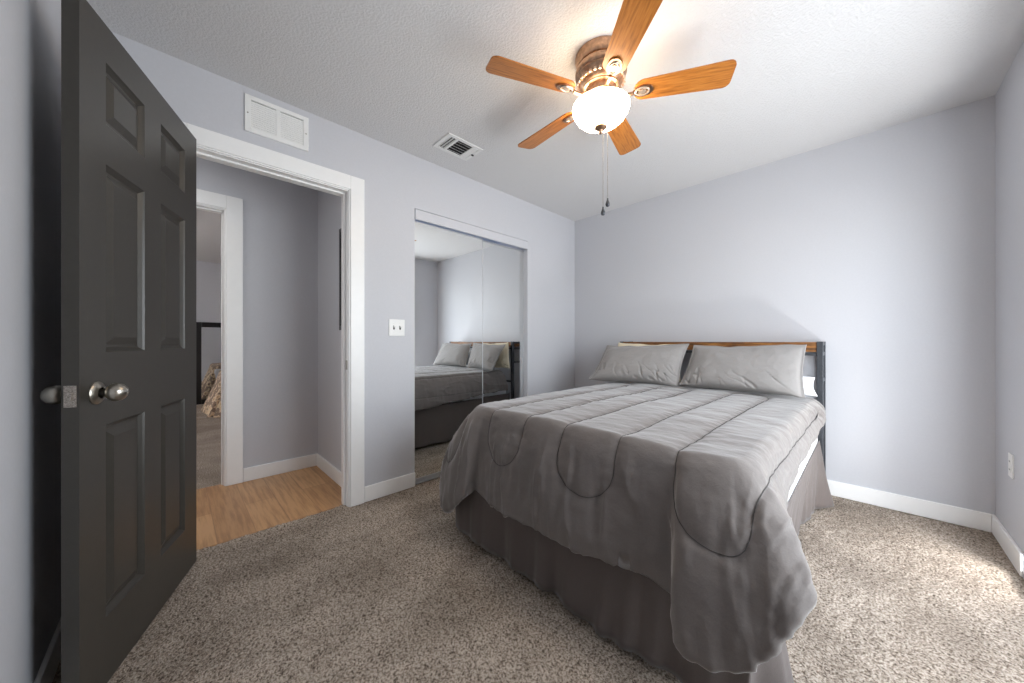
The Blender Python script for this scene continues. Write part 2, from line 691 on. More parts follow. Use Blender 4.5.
# ------------------------------------------------------------------ bedroom door (open)
d_ang = R(110)
u = Vector((math.sin(d_ang), math.cos(d_ang), 0))       # hinge -> free edge
n = Vector((-u.y, u.x, 0))                               # hall-face normal (towards camera)
DW, DTK, DH0, DH1 = .775, .035, .012, 2.04
e_free = Vector((-1.528, -.189, 0))
hinge = e_free - u * DW
door_m = Matrix(((-u.x, n.x, 0, e_free.x), (-u.y, n.y, 0, e_free.y), (0, 0, 1, 0), (0, 0, 0, 1)))
# door coordinates: X = distance from free edge, Y = outwards of visible face, Z = up
PAN = [(.112, .327, 1.735, 1.925), (.441, .652, 1.735, 1.925),
       (.112, .327, 1.035, 1.612), (.441, .652, 1.035, 1.612),
       (.112, .327, .220, .812), (.441, .652, .220, .812)]


def door_face(b, ysign, ybase):
    xs = sorted({0, DW} | {p[i] for p in PAN for i in (0, 1)})
    zs = sorted({DH0, DH1} | {p[i] for p in PAN for i in (2, 3)})
    Y = lambda off: ybase + ysign * off
    for i in range(len(xs) - 1):
        for j in range(len(zs) - 1):
            x0, x1, z0, z1 = xs[i], xs[i + 1], zs[j], zs[j + 1]
            if any(abs(p[0] - x0) < 1e-6 and abs(p[2] - z0) < 1e-6 for p in PAN):
                prev = [(x0, z0), (x1, z0), (x1, z1), (x0, z1)]
                prev_v = [b.bm.verts.new((x, Y(0), z)) for x, z in prev]
                for ins, off in ((.004, -.005), (.014, -.014), (.022, -.014), (.046, -.003)):
                    q = [(x0 + ins, z0 + ins), (x1 - ins, z0 + ins), (x1 - ins, z1 - ins), (x0 + ins, z1 - ins)]
                    v = [b.bm.verts.new((x, Y(off), z)) for x, z in q]
                    for k in range(4):
                        b.bm.faces.new((prev_v[k], prev_v[(k + 1) % 4], v[(k + 1) % 4], v[k]))
                    prev_v = v
                b.bm.faces.new(prev_v)
            else:
                b.bm.faces.new([b.bm.verts.new((x, Y(0), z)) for x, z in ((x0, z0), (x1, z0), (x1, z1), (x0, z1))])


b = MB()
door_face(b, 1, 0)
door_face(b, -1, -DTK)
for q in (((0, 0), (0, -DTK)), ((DW, 0), (DW, -DTK))):
    (xa, ya), (xb, yb) = q
    b.bm.faces.new([b.bm.verts.new(p) for p in ((xa, ya, DH0), (xb, yb, DH0), (xb, yb, DH1), (xa, ya, DH1))])
for z in (DH0, DH1):
    b.bm.faces.new([b.bm.verts.new(p) for p in ((0, 0, z), (DW, 0, z), (DW, -DTK, z), (0, -DTK, z))])
bmesh.ops.remove_doubles(b.bm, verts=b.bm.verts, dist=1e-5)
b.xform(door_m)
door = struct(b.build('door_1', M['door']))


def knob_m(side):
    c = door_m @ Vector((.068, 0 if side > 0 else -DTK, .915))
    dirv = n if side > 0 else -n
    return Matrix.Translation(c) @ dirv.to_track_quat('Z', 'Y').to_matrix().to_4x4()


for s, lng in ((1, .88), (-1, .95)):
    rs = MB().lathe([(.0, 0), (.033, 0), (.034, .003), (.031, .007), (.022, .010), (.017, .012)], 40, knob_m(s), False).build('rosette', M['nickel'], door, True)
    prof = [(.011, .008), (.0105, .020 * lng), (.013, .026 * lng), (.021, .032 * lng), (.0265, .042 * lng), (.0275, .052 * lng), (.024, .064 * lng), (.016, .073 * lng), (.007, .078 * lng), (0, .079 * lng)]
    MB().lathe(prof, 40, knob_m(s), False).xform(Matrix()).build('door_knob', M['nickel'], door, True)
b = MB()
b.box(-.0022, .001, -DTK / 2 - .0125, -DTK / 2 + .0125, .885, .945, .001)
b.box(-.009, .001, -DTK / 2 - .006, -DTK / 2 + .006, .903, .927, .002)
b.lathe([(0, .0), (.004, 0), (.004, .0015), (0, .002)], 12, Matrix.Translation((-.002, -DTK / 2, .893)) @ Matrix.Rotation(-PI / 2, 4, 'Y'))
b.lathe([(0, .0), (.004, 0), (.004, .0015), (0, .002)], 12, Matrix.Translation((-.002, -DTK / 2, .937)) @ Matrix.Rotation(-PI / 2, 4, 'Y'))
b.xform(door_m)
b.build('latch_plate', M['aged_metal'], door)
for z in (.25, 1.03, 1.82):
    p = Vector((XL + .03, DY0 - .002, z))
    b = MB()
    b.lathe([(0, 0), (.008, 0), (.008, .09), (0, .09)], 16, Matrix.Translation(p))
    q = door_m @ Vector((DW, -DTK, z))
    dv = (q - p)
    mt = Matrix.Translation(p) @ Matrix.Rotation(math.atan2(dv.y, dv.x), 4, 'Z')
    bb = MB().box(0, dv.length + .002, -.0015, .0015, 0, .09).xform(mt)
    me = bpy.data.meshes.new('tmp')
    bb.bm.to_mesh(me)
    bb.bm.free()
    b.bm.from_mesh(me)
    bpy.data.meshes.remove(me)
    b.build('hinge', M['nickel'], door)

# ------------------------------------------------------------------ wall and ceiling fittings
# return-air grille above the doorway
g = thing('return_air_grille', 'white louvred return air grille on the wall above the doorway', 'air grille', (XL, .4215, 2.30))
b = MB()
hw, hh = .152, .099
b.box(0, .010, -hw, -hw + .028, -hh, hh, .003)
b.box(0, .010, hw - .028, hw, -hh, hh, .003)
b.box(0, .010, -hw + .02, hw - .02, -hh, -hh + .024, .003)
b.box(0, .010, -hw + .02, hw - .02, hh - .024, hh, .003)
b.box(0, .008, -.010, .010, -hh + .02, hh - .02, .002)
b.build('frame', M['white'], g)
MB().box(.0002, .0012, -hw + .02, hw - .02, -hh + .02, hh - .02).build('backing', M['grille_back'], g)
for (ya, yb) in ((-hw + .028, -.010), (.010, hw - .028)):
    b = MB()
    k = 0
    z = -hh + .026
    while z < hh - .027:
        vs = [(.0018, z + .0005), (.0030, z - .0003), (.0082, z + .0070), (.0070, z + .0080)]
        lo = [b.bm.verts.new((x, ya, zz)) for x, zz in vs]
        hi = [b.bm.verts.new((x, yb, zz)) for x, zz in vs]
        b.bm.faces.new(lo)
        b.bm.faces.new(list(reversed(hi)))
        for q in range(4):
            b.bm.faces.new((lo[q], lo[(q + 1) % 4], hi[(q + 1) % 4], hi[q]))
        z += .0112
    b.build('louvre_panel', M['white'], g)
for s in (-1, 1):
    MB().lathe([(0, 0), (.004, 0), (.003, .002), (0, .0025)], 12, Matrix.Translation((.010, s * (hw - .013), 0)) @ Matrix.Rotation(PI / 2, 4, 'Y')).build('screw', M['aged_metal'], g)

# ceiling register
v = thing('ceiling_vent', 'small white three-way air register on the ceiling above the closet', 'ceiling vent', (-2.02, 1.437, H))
hx, hy = .103, .145
b = MB()
b.box(-hx, -hx + .026, -hy, hy, -.007, 0, .002)
b.box(hx - .026, hx, -hy, hy, -.007, 0, .002)
b.box(-hx + .02, hx - .02, -hy, -hy + .026, -.007, 0, .002)
b.box(-hx + .02, hx - .02, hy - .026, hy, -.007, 0, .002)
b.box(-hx + .02, hx - .02, -.068, -.050, -.007, 0, .002)
b.box(-hx + .02, hx - .02, .068, .086, -.007, 0, .002)
b.build('frame', M['white'], v)
MB().box(-hx + .02, hx - .02, -hy + .02, hy - .02, -.0012, -.0002).build('backing', M['dark'], v)  # flat dark sheet painted to read as the shaded duct opening


def vslat(b, along, p0, p1, c, tilt, w=.013):
    dx, dz = w * math.cos(tilt) / 2, w * math.sin(tilt) / 2
    zc = -.0065
    pts = [(c - dx, zc - dz), (c + dx, zc + dz), (c + dx, zc + dz + .0012), (c - dx, zc - dz + .0012)]
    mk = (lambda s, a, z: (s, a, z)) if along == 'x' else (lambda s, a, z: (a, s, z))
    lo = [b.bm.verts.new(mk(p0, a, z)) for a, z in pts]
    hi = [b.bm.verts.new(mk(p1, a, z)) for a, z in pts]
    b.bm.faces.new(lo)
    b.bm.faces.new(list(reversed(hi)))
    for q in range(4):
        b.bm.faces.new((lo[q], lo[(q + 1) % 4], hi[(q + 1) % 4], hi[q]))


for k in range(5):
    b = MB()
    vslat(b, 'y', -.05, .068, -.060 + k * .030, R(-40), .011)
    b.build('louvre', M['white'], v)
for k in range(3):
    b = MB()
    vslat(b, 'x', -.077, .077, -.113 + k * .0205, R(-50), .009)
    b.build('louvre', M['white'], v)
for k in range(2):
    b = MB()
    vslat(b, 'x', -.077, .077, .094 + k * .013, R(-12), .016)
    b.build('louvre', M['white'], v)
b = MB()
b.box(-.006, .006, .118, .135, -.014, -.005, .002)
b.build('damper_lever', M['slot'], v)

# double light switch
s_ = thing('light_switch', 'white double toggle light switch beside the mirrored closet', 'light switch', (XL, 1.132, 1.165))
MB().box(0, .006, -.0585, .0585, -.0585, .0585, .003).build('switch_plate', M['white'], s_)
for y in (-.023, .023):
    b = MB().box(.005, .0068, -.006, .006, -.013, .013).build('toggle_slot', M['slot'], s_)
    b.location = (0, y, 0)
    t = MB().box(0, .016, -.0045, .0045, -.004, .004, .0015).build('toggle', M['white'], s_)
    t.location = (.005, y, .003)
    t.rotation_euler = (0, R(-28), 0)
    for z in (-.03, .03):
        MB().lathe([(0, 0), (.0032, 0), (.0028, .0014), (0, .0018)], 12, Matrix.Translation((.006, y, z)) @ Matrix.Rotation(PI / 2, 4, 'Y')).build('screw', M['white'], s_)

# wall outlet
o_ = thing('wall_outlet', 'white duplex wall outlet low on the wall beside the corner', 'outlet', (XR, 2.955, .455))
MB().box(-.006, 0, -.036, .036, -.058, .058, .003).build('outlet_plate', M['white'], o_)
for z in (-.020, .020):
    f_ = MB().lathe([(0, 0), (.0165, 0), (.0165, .002), (0, .002)], 28, Matrix.Translation((-.0055, 0, z)) @ Matrix.Rotation(-PI / 2, 4, 'Y')).build('socket_face', M['white'], o_)
    b = MB()
    b.box(-.0082, -.0072, -.007, -.005, z - .003, z + .005)
    b.box(-.0082, -.0072, .005, .007, z - .003, z + .005)
    b.build('slots', M['slot'], f_)

# picture on the hall end wall
p_ = thing('hall_picture', 'dark narrow framed picture on the hallway wall just inside the doorway', 'picture', (-2.585, HY, 1.52))
b = MB()
b.box(-.125, .10, -.022, 0, -.37, -.34, .003)
b.box(-.125, .10, -.022, 0, .34, .37, .003)
b.box(-.125, -.095, -.022, 0, -.34, .34, .003)
b.box(.07, .10, -.022, 0, -.34, .34, .003)
b.build('frame', M['black'], p_)
MB().box(-.095, .07, -.010, -.004, -.34, .34).build('print', simple('picture_print', srgb(120, 122, 128), .5, nscale=9, vary=.3), p_)

# ------------------------------------------------------------------ room across the hall
fm = thing('floor_mirror', 'black framed mirror standing against the far wall across the hall', 'mirror', (FX + .02, .6, 0))
b = MB()
mw, mh, fb = .355, 1.395, .085
b.box(0, .035, -mw, -mw + fb, 0, mh, .006)
b.box(0, .035, mw - fb, mw, 0, mh, .006)
b.box(0, .035, -mw + fb, mw - fb, 0, fb, .006)
b.box(0, .035, -mw + fb, mw - fb, mh - fb, mh, .006)
b.build('frame', M['black'], fm)
MB().box(.008, .014, -mw + fb, mw - fb, fb, mh - fb).build('mirror_glass', M['mirror'], fm)

gb = thing('guest_bed', 'low bed across the hall under a beige floral quilt', 'bed', (-6.9, 1.25, 0))
MB().box(-.55, .55, -.72, 1.1, .12, .56, .06, 4).build('mattress', M['sheet'], gb)
for sx in (-.5, .5):
    for sy in (-.66, 1.05):
        MB().lathe([(0, 0), (.025, 0), (.03, .13), (0, .13)], 16, Matrix.Translation((sx, sy, 0))).build('leg', M['black'], gb)
# quilt: flared loft over the bed
ns, nt_ = 160, 26
rim = []
for k in range(ns):
    a = 2 * PI * k / ns
    cx_, cy_ = math.cos(a), math.sin(a)
    e = .32
    rx = math.copysign(abs(cx_) ** e, cx_)
    ry = math.copysign(abs(cy_) ** e, cy_)
    rim.append((rx, ry, a))
V = []
for rx, ry, a in rim:
    for j in range(nt_):
        t = j / (nt_ - 1)
        if t < .45:
            q = t / .45
            x, y, z = rx * .56 * q, .19 + ry * .93 * q, .62 + .03 * (1 - q * q)
        else:
            q = (t - .45) / .55
            fl = .17 * q ** 1.3 + .035 * math.sin(a * 19) * q + .02 * math.sin(a * 31 + 1) * q
            x, y, z = rx * (.56 + fl), .19 + ry * (.93 + fl), .62 - .60 * q ** 1.1
        V.append((x, y, max(z, .015)))
pydata('quilt', V, grid_faces(ns, nt_, 0, True), M['quilt'], gb)

# ------------------------------------------------------------------ ceiling fan
FCX, FCY, FZ = -.900, 1.475, 2.246
fan = thing('ceiling_fan', 'bronze ceiling fan with five honey wood blades and lit glass bowl', 'ceiling fan', (FCX, FCY, H))
z = lambda a: a - H
MB().lathe([(0, 0), (.120, 0), (.122, z(2.432)), (.117, z(2.420)), (.119, z(2.412)), (.114, z(2.398)), (.112, z(2.392)), (.100, z(2.385)), (0, z(2.385))], 64, None, False).build('canopy', M['bronze'], fan, True)
MB().lathe([(0, z(2.388)), (.100, z(2.388)), (.116, z(2.380)), (.121, z(2.368)), (.121, z(2.352)), (.115, z(2.344)), (.117, z(2.338)), (.110, z(2.325)), (.098, z(2.300)),
            (.086, z(2.290)), (.086, z(2.283)), (.070, z(2.276)), (0, z(2.276))], 64, None, False).build('motor_housing', M['bronze'], fan, True)
b = MB()
for k in range(30):
    a = 2 * PI * k / 30
    mt = Matrix.Rotation(a, 4, 'Z') @ Matrix.Translation((.1065, 0, z(2.314))) @ Matrix.Rotation(R(-22), 4, 'Y')
    bb = MB().box(-.003, .004, -.0055, .0055, -.014, .014, .002).xform(mt)
    me = bpy.data.meshes.new('tmp')
    bb.bm.to_mesh(me)
    bb.bm.free()
    b.bm.from_mesh(me)
    bpy.data.meshes.remove(me)
b.build('fluted_band', M['ring'], fan)
MB().lathe([(0, z(2.278)), (.072, z(2.278)), (.076, z(2.270)), (.076, z(2.246)), (.066, z(2.238)), (.060, z(2.228)), (.062, z(2.215)), (.080, z(2.208)), (.084, z(2.200)), (0, z(2.200))], 56, None, False).build('light_fitter', M['bronze'], fan, True)
bowl = MB().lathe([(.082, z(2.203)), (.106, z(2.206)), (.124, z(2.203)), (.1335, z(2.1990)), (.1350, z(2.1900)), (.131, z(2.1760)), (.127, z(2.1690)), (.125, z(2.1650)), (.114, z(2.1460)), (.094, z(2.1280)),
            (.066, z(2.1150)), (.040, z(2.1080)), (.018, z(2.1050)), (0, z(2.1045))], 72, None, False).build('light_bowl', M['bowl'], fan, True, 180)
bowl['label'] = 'lit frosted glass bowl'
MB().lathe([(0, z(2.1070)), (.028, z(2.1060)), (.030, z(2.0990)), (.020, z(2.0910)), (.011, z(2.0870)), (.008, z(2.0800)), (.011, z(2.0760)), (.006, z(2.0700)), (0, z(2.0690))], 32, None, False).build('finial', M['bronze'], fan, True)
PH0 = R(246.58)
for k in range(5):
    a = PH0 - k * R(72)
    base = Matrix.Rotation(a, 4, 'Z') @ Matrix.Translation((0, 0, FZ - H)) @ Matrix.Rotation(R(-12), 4, 'X')
    # blade
    out = []
    r0, r1, w0, w1 = .150, .566, .052, .066
    NB = 10
    for i in range(NB + 1):                # rounded root
        t = PI / 2 + PI * i / NB
        out.append((r0 + .042 + .042 * math.cos(t), w0 * math.sin(t)))
    c = .030
    for i in range(NB + 1):
        t = -PI / 2 + (PI / 2) * i / NB
        out.append((r1 - c + c * math.cos(t) + .0, -w1 + c + c * math.sin(t)))
    for i in range(NB + 1):
        t = (PI / 2) * i / NB
        out.append((r1 - c + c * math.cos(t), w1 - c + c * math.sin(t)))
    bl = MB().prism(out, .006, None, .0015).build('blade', M['blade'], fan)
    bl.matrix_local = base
    # blade iron: arm from hub and oval medallion under the root
    ir = MB()
    ir.tube([(.068, 0, .006), (.090, 0, -.010), (.115, 0, -.013), (.150, 0, -.010)], .0085, 12)
    ov = [(.192 + .046 * math.cos(2 * PI * i / 40), .030 * math.sin(2 * PI * i / 40)) for i in range(40)]
    ir.prism(ov, .006, Matrix.Translation((0, 0, -.0065)), .002)
    io = ir.build('blade_iron', M['bronze'], fan, True)
    io.matrix_local = base
    md = MB()
    for r_in, r_out, dz in ((.62, .80, -.0105), (.0, .45, -.0105)):
        n_ = 40
        P = []
        for rr in (r_in, r_out):
            P.append([(.188 + .040 * rr * math.cos(2 * PI * i / n_), .026 * rr * math.sin(2 * PI * i / n_)) for i in range(n_)])
        if r_in == 0:
            md.prism(P[1], .005, Matrix.Translation((0, 0, dz)), .0018)
        else:
            ring_pts = [(.188 + .040 * .75 * math.cos(2 * PI * i / n_), .026 * .75 * math.sin(2 * PI * i / n_), -.0075) for i in range(n_ + 1)]
            md.tube(ring_pts, .0042, 8)
    mo = md.build('medallion', M['ring'], io, True)
for (dx, dy, zend) in ((.010, .004, 1.705), (.028, .016, 1.745)):
    ch = MB()
    n_ = 60
    top = 2.064 if dx < .015 else 2.100
    ch.tube([(dx, dy, z(top)), (dx, dy, z((top + zend) / 2)), (dx, dy, z(zend))], .0011, 6)
    for i in range(n_):
        zz = top + (zend - top) * (i + .5) / n_
        ch.lathe([(0, -.0017), (.0016, 0), (0, .0017)], 6, Matrix.Translation((dx, dy, z(zz))))
    co = ch.build('pull_chain', M['aged_metal'], fan)
    MB().lathe([(0, .012), (.0035, .010), (.004, .002), (.009, -.012), (.0105, -.020), (.008, -.028), (0, -.032)], 20, Matrix.Translation((dx, dy, z(zend))), False).build('pull_knob', M['gunmetal'], co, True)

# ------------------------------------------------------------------ bed: frame and headboard
BX0, BX1, BYF, BYH = -1.610, -.215, 1.140, 3.035
BXC = (BX0 + BX1) / 2
bed = thing('bed', 'metal and rustic wood headboard bed against the bare wall', 'bed', (BXC, 2.1, 0))
off = Matrix.Translation((-BXC, -2.1, 0))
HBX0, HBX1, HBY0, HBY1, HBZ = -1.655, -.205, 3.052, 3.258, 1.067
hb = MB().box(HBX0 + .03, HBX1 - .03, HBY0 + .004, HBY1 - .004, .998, HBZ - .004, .003).xform(off).build('headboard_top', M['rustic'], bed)
for x in (HBX0, HBX1 - .032):
    for y in (HBY0, HBY1 - .032):
        MB().box(x, x + .032, y, y + .032, 0.004, HBZ, .002).xform(off).build('headboard_post', M['gunmetal'], bed)
    for zz in (.972, .795, HBZ - .026):
        MB().box(x + .003, x + .029, HBY0 + .03, HBY1 - .03, zz, zz + .024, .002).xform(off).build('end_bar', M['gunmetal'], bed)
for zz in (.972, .55):
    MB().box(HBX0 + .03, HBX1 - .03, HBY0 + .004, HBY0 + .028, zz, zz + .022, .002).xform(off).build('cross_bar', M['gunmetal'], bed)
b = MB()
b.box(BX0 + .03, BX0 + .07, BYF + .04, HBY0, .14, .18)
b.box(BX1 - .14, BX1 - .10, BYF + .04, HBY0, .14, .18)
b.box(BX0 + .03, BX1 - .10, BYF + .04, BYF + .08, .14, .18)
b.box(BX0 + .03, BX1 - .10, 2.1, 2.14, .14, .18)
b.xform(off).build('bed_frame', M['gunmetal'], bed)
for x in (BX0 + .09, BX1 - .14):
    for y in (BYF + .10, 2.12):
        MB().lathe([(0, 0.002), (.022, .002), (.026, .01), (.018, .02), (.018, .145), (0, .145)], 20, off @ Matrix.Translation((x, y, 0))).build('leg', M['black'], bed)

bx = MB().box(BX0 + .015, BX1 - .085, BYF + .02, BYH, .182, .372, .03, 3).build('box_spring', M['sheet'])
tag(bx, 'white box spring hidden by the skirt below the mattress', 'box spring')
mt_ = MB().box(BX0 + .034, BX1 - .012, BYF + .020, BYH, .374, .630, .05, 4).build('mattress', M['sheet'], None, True, 60)
tag(mt_, 'white sheeted mattress showing along the comforter edge by the window side', 'mattress')

# bed skirt: three panels with soft pleats
skirt = thing('bed_skirt', 'plain grey gathered bed skirt hanging under the comforter to the carpet', 'bed skirt', (BXC, 2.1, 0))


def skirt_panel(p_top, p_bot, nrm, wav, seed, name='skirt_panel'):
    """p_top/p_bot: polylines (x, y) sampled equally."""
    N, Tn = 220, 16
    V = []
    pt, pb = np.array(p_top), np.array(p_bot)
    cum = lambda p: (lambda c: c / c[-1])(np.concatenate([[0], np.cumsum(np.linalg.norm(np.diff(p, axis=0), axis=1))]))
    sp, sq = cum(pt), cum(pb)
    for i in range(N):
        s = i / (N - 1)
        tx, ty = np.interp(s, sp, pt[:, 0]), np.interp(s, sp, pt[:, 1])
        bx_, by_ = np.interp(s, sq, pb[:, 0]), np.interp(s, sq, pb[:, 1])
        f = float(fbm(np.array([s * 9 + seed]), np.array([seed * 1.7]), 3)[0])
        for j in range(Tn):
            t = j / (Tn - 1)
            w_ = wav * f * t ** 1.3 + .25 * wav * float(vnoise(np.array([s * 30 + seed]), np.array([t * 2.])) [0]) * t
            x = tx + (bx_ - tx) * t + nrm[0] * w_
            y = ty + (by_ - ty) * t + nrm[1] * w_
            zb = .018 + .010 * float(vnoise(np.array([s * 7 + 3 + seed]), np.array([.5]))[0])
            V.append((x - BXC, y - 2.1, .415 + (zb - .415) * t))
    me = pydata(name, V, grid_faces(N, Tn), M['skirt'], skirt)
    sol = me.modifiers.new('thickness', 'SOLIDIFY')
    sol.thickness = .004
    sol.offset = 0
    return me


e = .012
skirt_panel([(BX0 - e, BYF - e), (BXC, BYF - e), (BX1 + e, BYF - e)], [(BX0 - .032, 1.165), (-1.05, 1.110), (-.235, 1.100)], (0, -1), .030, 1.3)
skirt_panel([(BX0 - e, BYF - e + .004), (BX0 - e, BYH)], [(BX0 - .032, 1.172), (BX0 - .020, BYH)], (-1, 0), .022, 4.1)
skirt_panel([(BX1 - .008, BYF - e + .01), (BX1 - .008, BYH)], [(-.225, 1.165), (-.160, 1.275), (-.165, 1.36), (-.235, 1.55), (-.270, 1.90), (-.275, 2.30), (-.275, 2.62), (-.215, 2.86), (-.165, 3.02)], (1, 0), .024, 8.8)

# ------------------------------------------------------------------ comforter
# stations: rim point on the mattress top edge, hem point, sideways bulge of the drop
ZT = .700
ST = [
    # rim (x, y)        hem (x, y, z)              bulge
    ((-1.545, 2.930), (-1.690, 2.940, .480), .04),
    ((-1.545, 2.500), (-1.695, 2.500, .468), .04),
    ((-1.545, 2.100), (-1.700, 2.100, .450), .04),
    ((-1.545, 1.750), (-1.720, 1.740, .425), .05),
    ((-1.545, 1.480), (-1.765, 1.430, .410), .06),
    ((-1.535, 1.310), (-1.795, 1.210, .385), .06),
    ((-1.515, 1.245), (-1.720, 1.110, .275), .05),
    ((-1.490, 1.222), (-1.625, 1.070, .165), .04),
    ((-1.462, 1.210), (-1.540, 1.045, .190), .03),
    ((-1.435, 1.204), (-1.470, 1.040, .245), .03),
    ((-1.415, 1.200), (-1.432, 1.060, .285), .01),
    ((-1.395, 1.200), (-1.425, 1.098, .305), .00),
    ((-1.330, 1.200), (-1.310, 1.100, .300), .01),
    ((-1.180, 1.200), (-1.180, 1.080, .285), .02),
    ((-1.000, 1.200), (-1.000, 1.075, .288), .02),
    ((-.800, 1.200), (-.800, 1.075, .290), .02),
    ((-.620, 1.200), (-.610, 1.080, .300), .02),
    ((-.500, 1.200), (-.470, 1.092, .300), .01),
    ((-.452, 1.200), (-.408, 1.085, .285), .00),
    ((-.432, 1.200), (-.392, 1.045, .245), .01),
    ((-.410, 1.200), (-.372, 1.005, .232), .03),
    ((-.375, 1.203), (-.310, .985, .232), .03),
    ((-.335, 1.208), (-.225, .990, .258), .03),
    ((-.308, 1.215), (-.168, 1.010, .325), .01),
    ((-.288, 1.230), (-.118, 1.045, .425), -.005),
    ((-.278, 1.260), (-.092, 1.095, .462), -.005),
    ((-.278, 1.330), (-.145, 1.205, .510), -.005),
    ((-.280, 1.450), (-.185, 1.390, .540), -.01),
    ((-.280, 1.700), (-.190, 1.700, .560), .0),
    ((-.280, 2.100), (-.190, 2.100, .572), .0),
    ((-.280, 2.500), (-.182, 2.500, .580), .0),
    ((-.285, 2.780), (-.178, 2.790, .605), .0),
    ((-.295, 2.930), (-.190, 2.935, .630), .0),
]


def catmull(P, s_new, s):
    """Hermite interpolation of rows of P at knots s."""
    m = np.gradient(P, s, axis=0)
    idx = np.clip(np.searchsorted(s, s_new, side='right') - 1, 0, len(s) - 2)
    h = (s[idx + 1] - s[idx])[:, None]
    t = ((s_new - s[idx]) / h[:, 0])[:, None]
    return ((2 * t ** 3 - 3 * t ** 2 + 1) * P[idx] + (t ** 3 - 2 * t ** 2 + t) * h * m[idx]
            + (-2 * t ** 3 + 3 * t ** 2) * P[idx + 1] + (t ** 3 - t ** 2) * h * m[idx + 1])


def top_height(X, Y):
    nx_ = np.clip(np.abs(X - BXC) / .68, 0, 1)
    return ZT + .016 * (1 - nx_ ** 2) + .006 * fbm(X * 2.2 + 3, Y * 2.2, 2)


P = np.array([[r[0], r[1], h_[0], h_[1], h_[2], bl] for r, h_, bl in ST])
ds = .5 * np.linalg.norm(np.diff(P[:, :2], axis=0), axis=1) + .5 * np.linalg.norm(np.diff(P[:, 2:5], axis=0), axis=1)
sk = np.concatenate([[0], np.cumsum(ds)])
NS = 640
sn = np.linspace(0, sk[-1], NS)
Q = catmull(P, sn, sk)
Rx, Ry, Hm, Bl = Q[:, 0], Q[:, 1], Q[:, 2:5], Q[:, 5]
tang = np.gradient(np.stack([Rx, Ry], 1), axis=0)
k5 = np.ones(25) / 25
sm = lambda a: np.convolve(np.pad(a, 12, mode='edge'), k5, mode='valid')
tang = np.stack([sm(tang[:, 0]), sm(tang[:, 1])], 1)
tang /= np.linalg.norm(tang, axis=1)[:, None]
outw = np.stack([tang[:, 1], -tang[:, 0]], 1) * -1
# perimeter runs left-head -> foot -> right-head (counter-clockwise seen from above): outward is to the right of travel
if outw[10, 0] > 0:
    outw = -outw
dirh = Hm[:, :2] - np.stack([Rx, Ry], 1)
dirh /= np.maximum(np.linalg.norm(dirh, axis=1), 1e-4)[:, None]
od = outw * .6 + dirh * .4
od /= np.linalg.norm(od, axis=1)[:, None]
NTOP, NDROP, NHEM = 56, 60, 7
spx = np.full(NS, BXC)
spy = np.clip(Ry, 1.80, 2.93)
rows = []
rimz = top_height(Rx, Ry)
for j in range(NTOP):
    q = (j / NTOP) ** .9
    X = spx + (Rx - spx) * q
    Y = spy + (Ry - spy) * q
    rows.append(np.stack([X, Y, top_height(X, Y)], 1))
P0 = np.stack([Rx, Ry, rimz], 1)
o3 = np.concatenate([od, np.zeros((NS, 1))], 1)
ow3 = np.concatenate([outw, np.zeros((NS, 1))], 1)
drop = (rimz - Hm[:, 2])
P1 = P0 + ow3 * .058 + np.array([0, 0, .004])
P3 = Hm.copy()
P2 = P3 * .55 + P0 * .45 + ow3 * .022 + o3 * Bl[:, None]
P2[:, 2] = P3[:, 2] + drop * .50
for j in range(NDROP + 1):
    t = j / NDROP
    rows.append((1 - t) ** 3 * P0 + 3 * (1 - t) ** 2 * t * P1 + 3 * (1 - t) * t * t * P2 + t ** 3 * P3)
inward = -o3
for j in range(1, NHEM + 1):
    a = PI * j / NHEM
    th = .011
    if j < NHEM:
        rows.append(P3 + inward * th * (1 - math.cos(a)) + np.array([0, 0, -th * math.sin(a)]))
    else:
        rows.append(P3 + inward * th * 2 + np.array([0, 0, .05]))
G = np.stack(rows, 1)                       # NS x NT x 3
NT = G.shape[1]
# cloth coordinates
rim_j = NTOP
seg = np.linalg.norm(np.diff(G[:, rim_j:, :], axis=1), axis=2)
arc = np.concatenate([np.zeros((NS, NTOP + 1)), np.cumsum(seg, 1)], 1)
U = G[:, :, 0].copy()
Vv = G[:, :, 1].copy()
U[:, rim_j:] = Rx[:, None] + outw[:, :1] * arc[:, rim_j:]
Vv[:, rim_j:] = Ry[:, None] + outw[:, 1:] * arc[:, rim_j:]
Td = np.clip(arc / np.maximum(arc[:, rim_j + NDROP:rim_j + NDROP + 1], 1e-4), 0, 1)

# serpentine quilting seams in cloth coordinates
uS = [-1.800, -1.590, -1.348, -1.108, -.888, -.638, -.435, -.172]
vB, vT = .935, 2.74


def arc_pts(cu, cv, r, rv, a0, a1, n_=40):
    return [(cu + r * math.cos(a0 + (a1 - a0) * i / n_), cv + rv * math.sin(a0 + (a1 - a0) * i / n_)) for i in range(n_ + 1)]


path = []
prev_u = None
for k in range(0, len(uS), 2):
    ul, ur = uS[k], uS[k + 1]
    rad = (ur - ul) / 2
    if k > 0:
        pr = (ul - uS[k - 1]) / 2
        path += arc_pts((ul + uS[k - 1]) / 2, vT - .05, pr, .05, PI, 0)
    else:
        path += [(ul, vT - .05)]
    path += [(ul, vT - .05 + (vB + rad - vT + .05) * i / 120) for i in range(1, 121)]
    path += arc_pts((ul + ur) / 2, vB + rad, rad, rad * 1.0, PI, 2 * PI)
    path += [(ur, vB + rad + (vT - .05 - vB - rad) * i / 120) for i in range(1, 121)]
path = np.array(path)
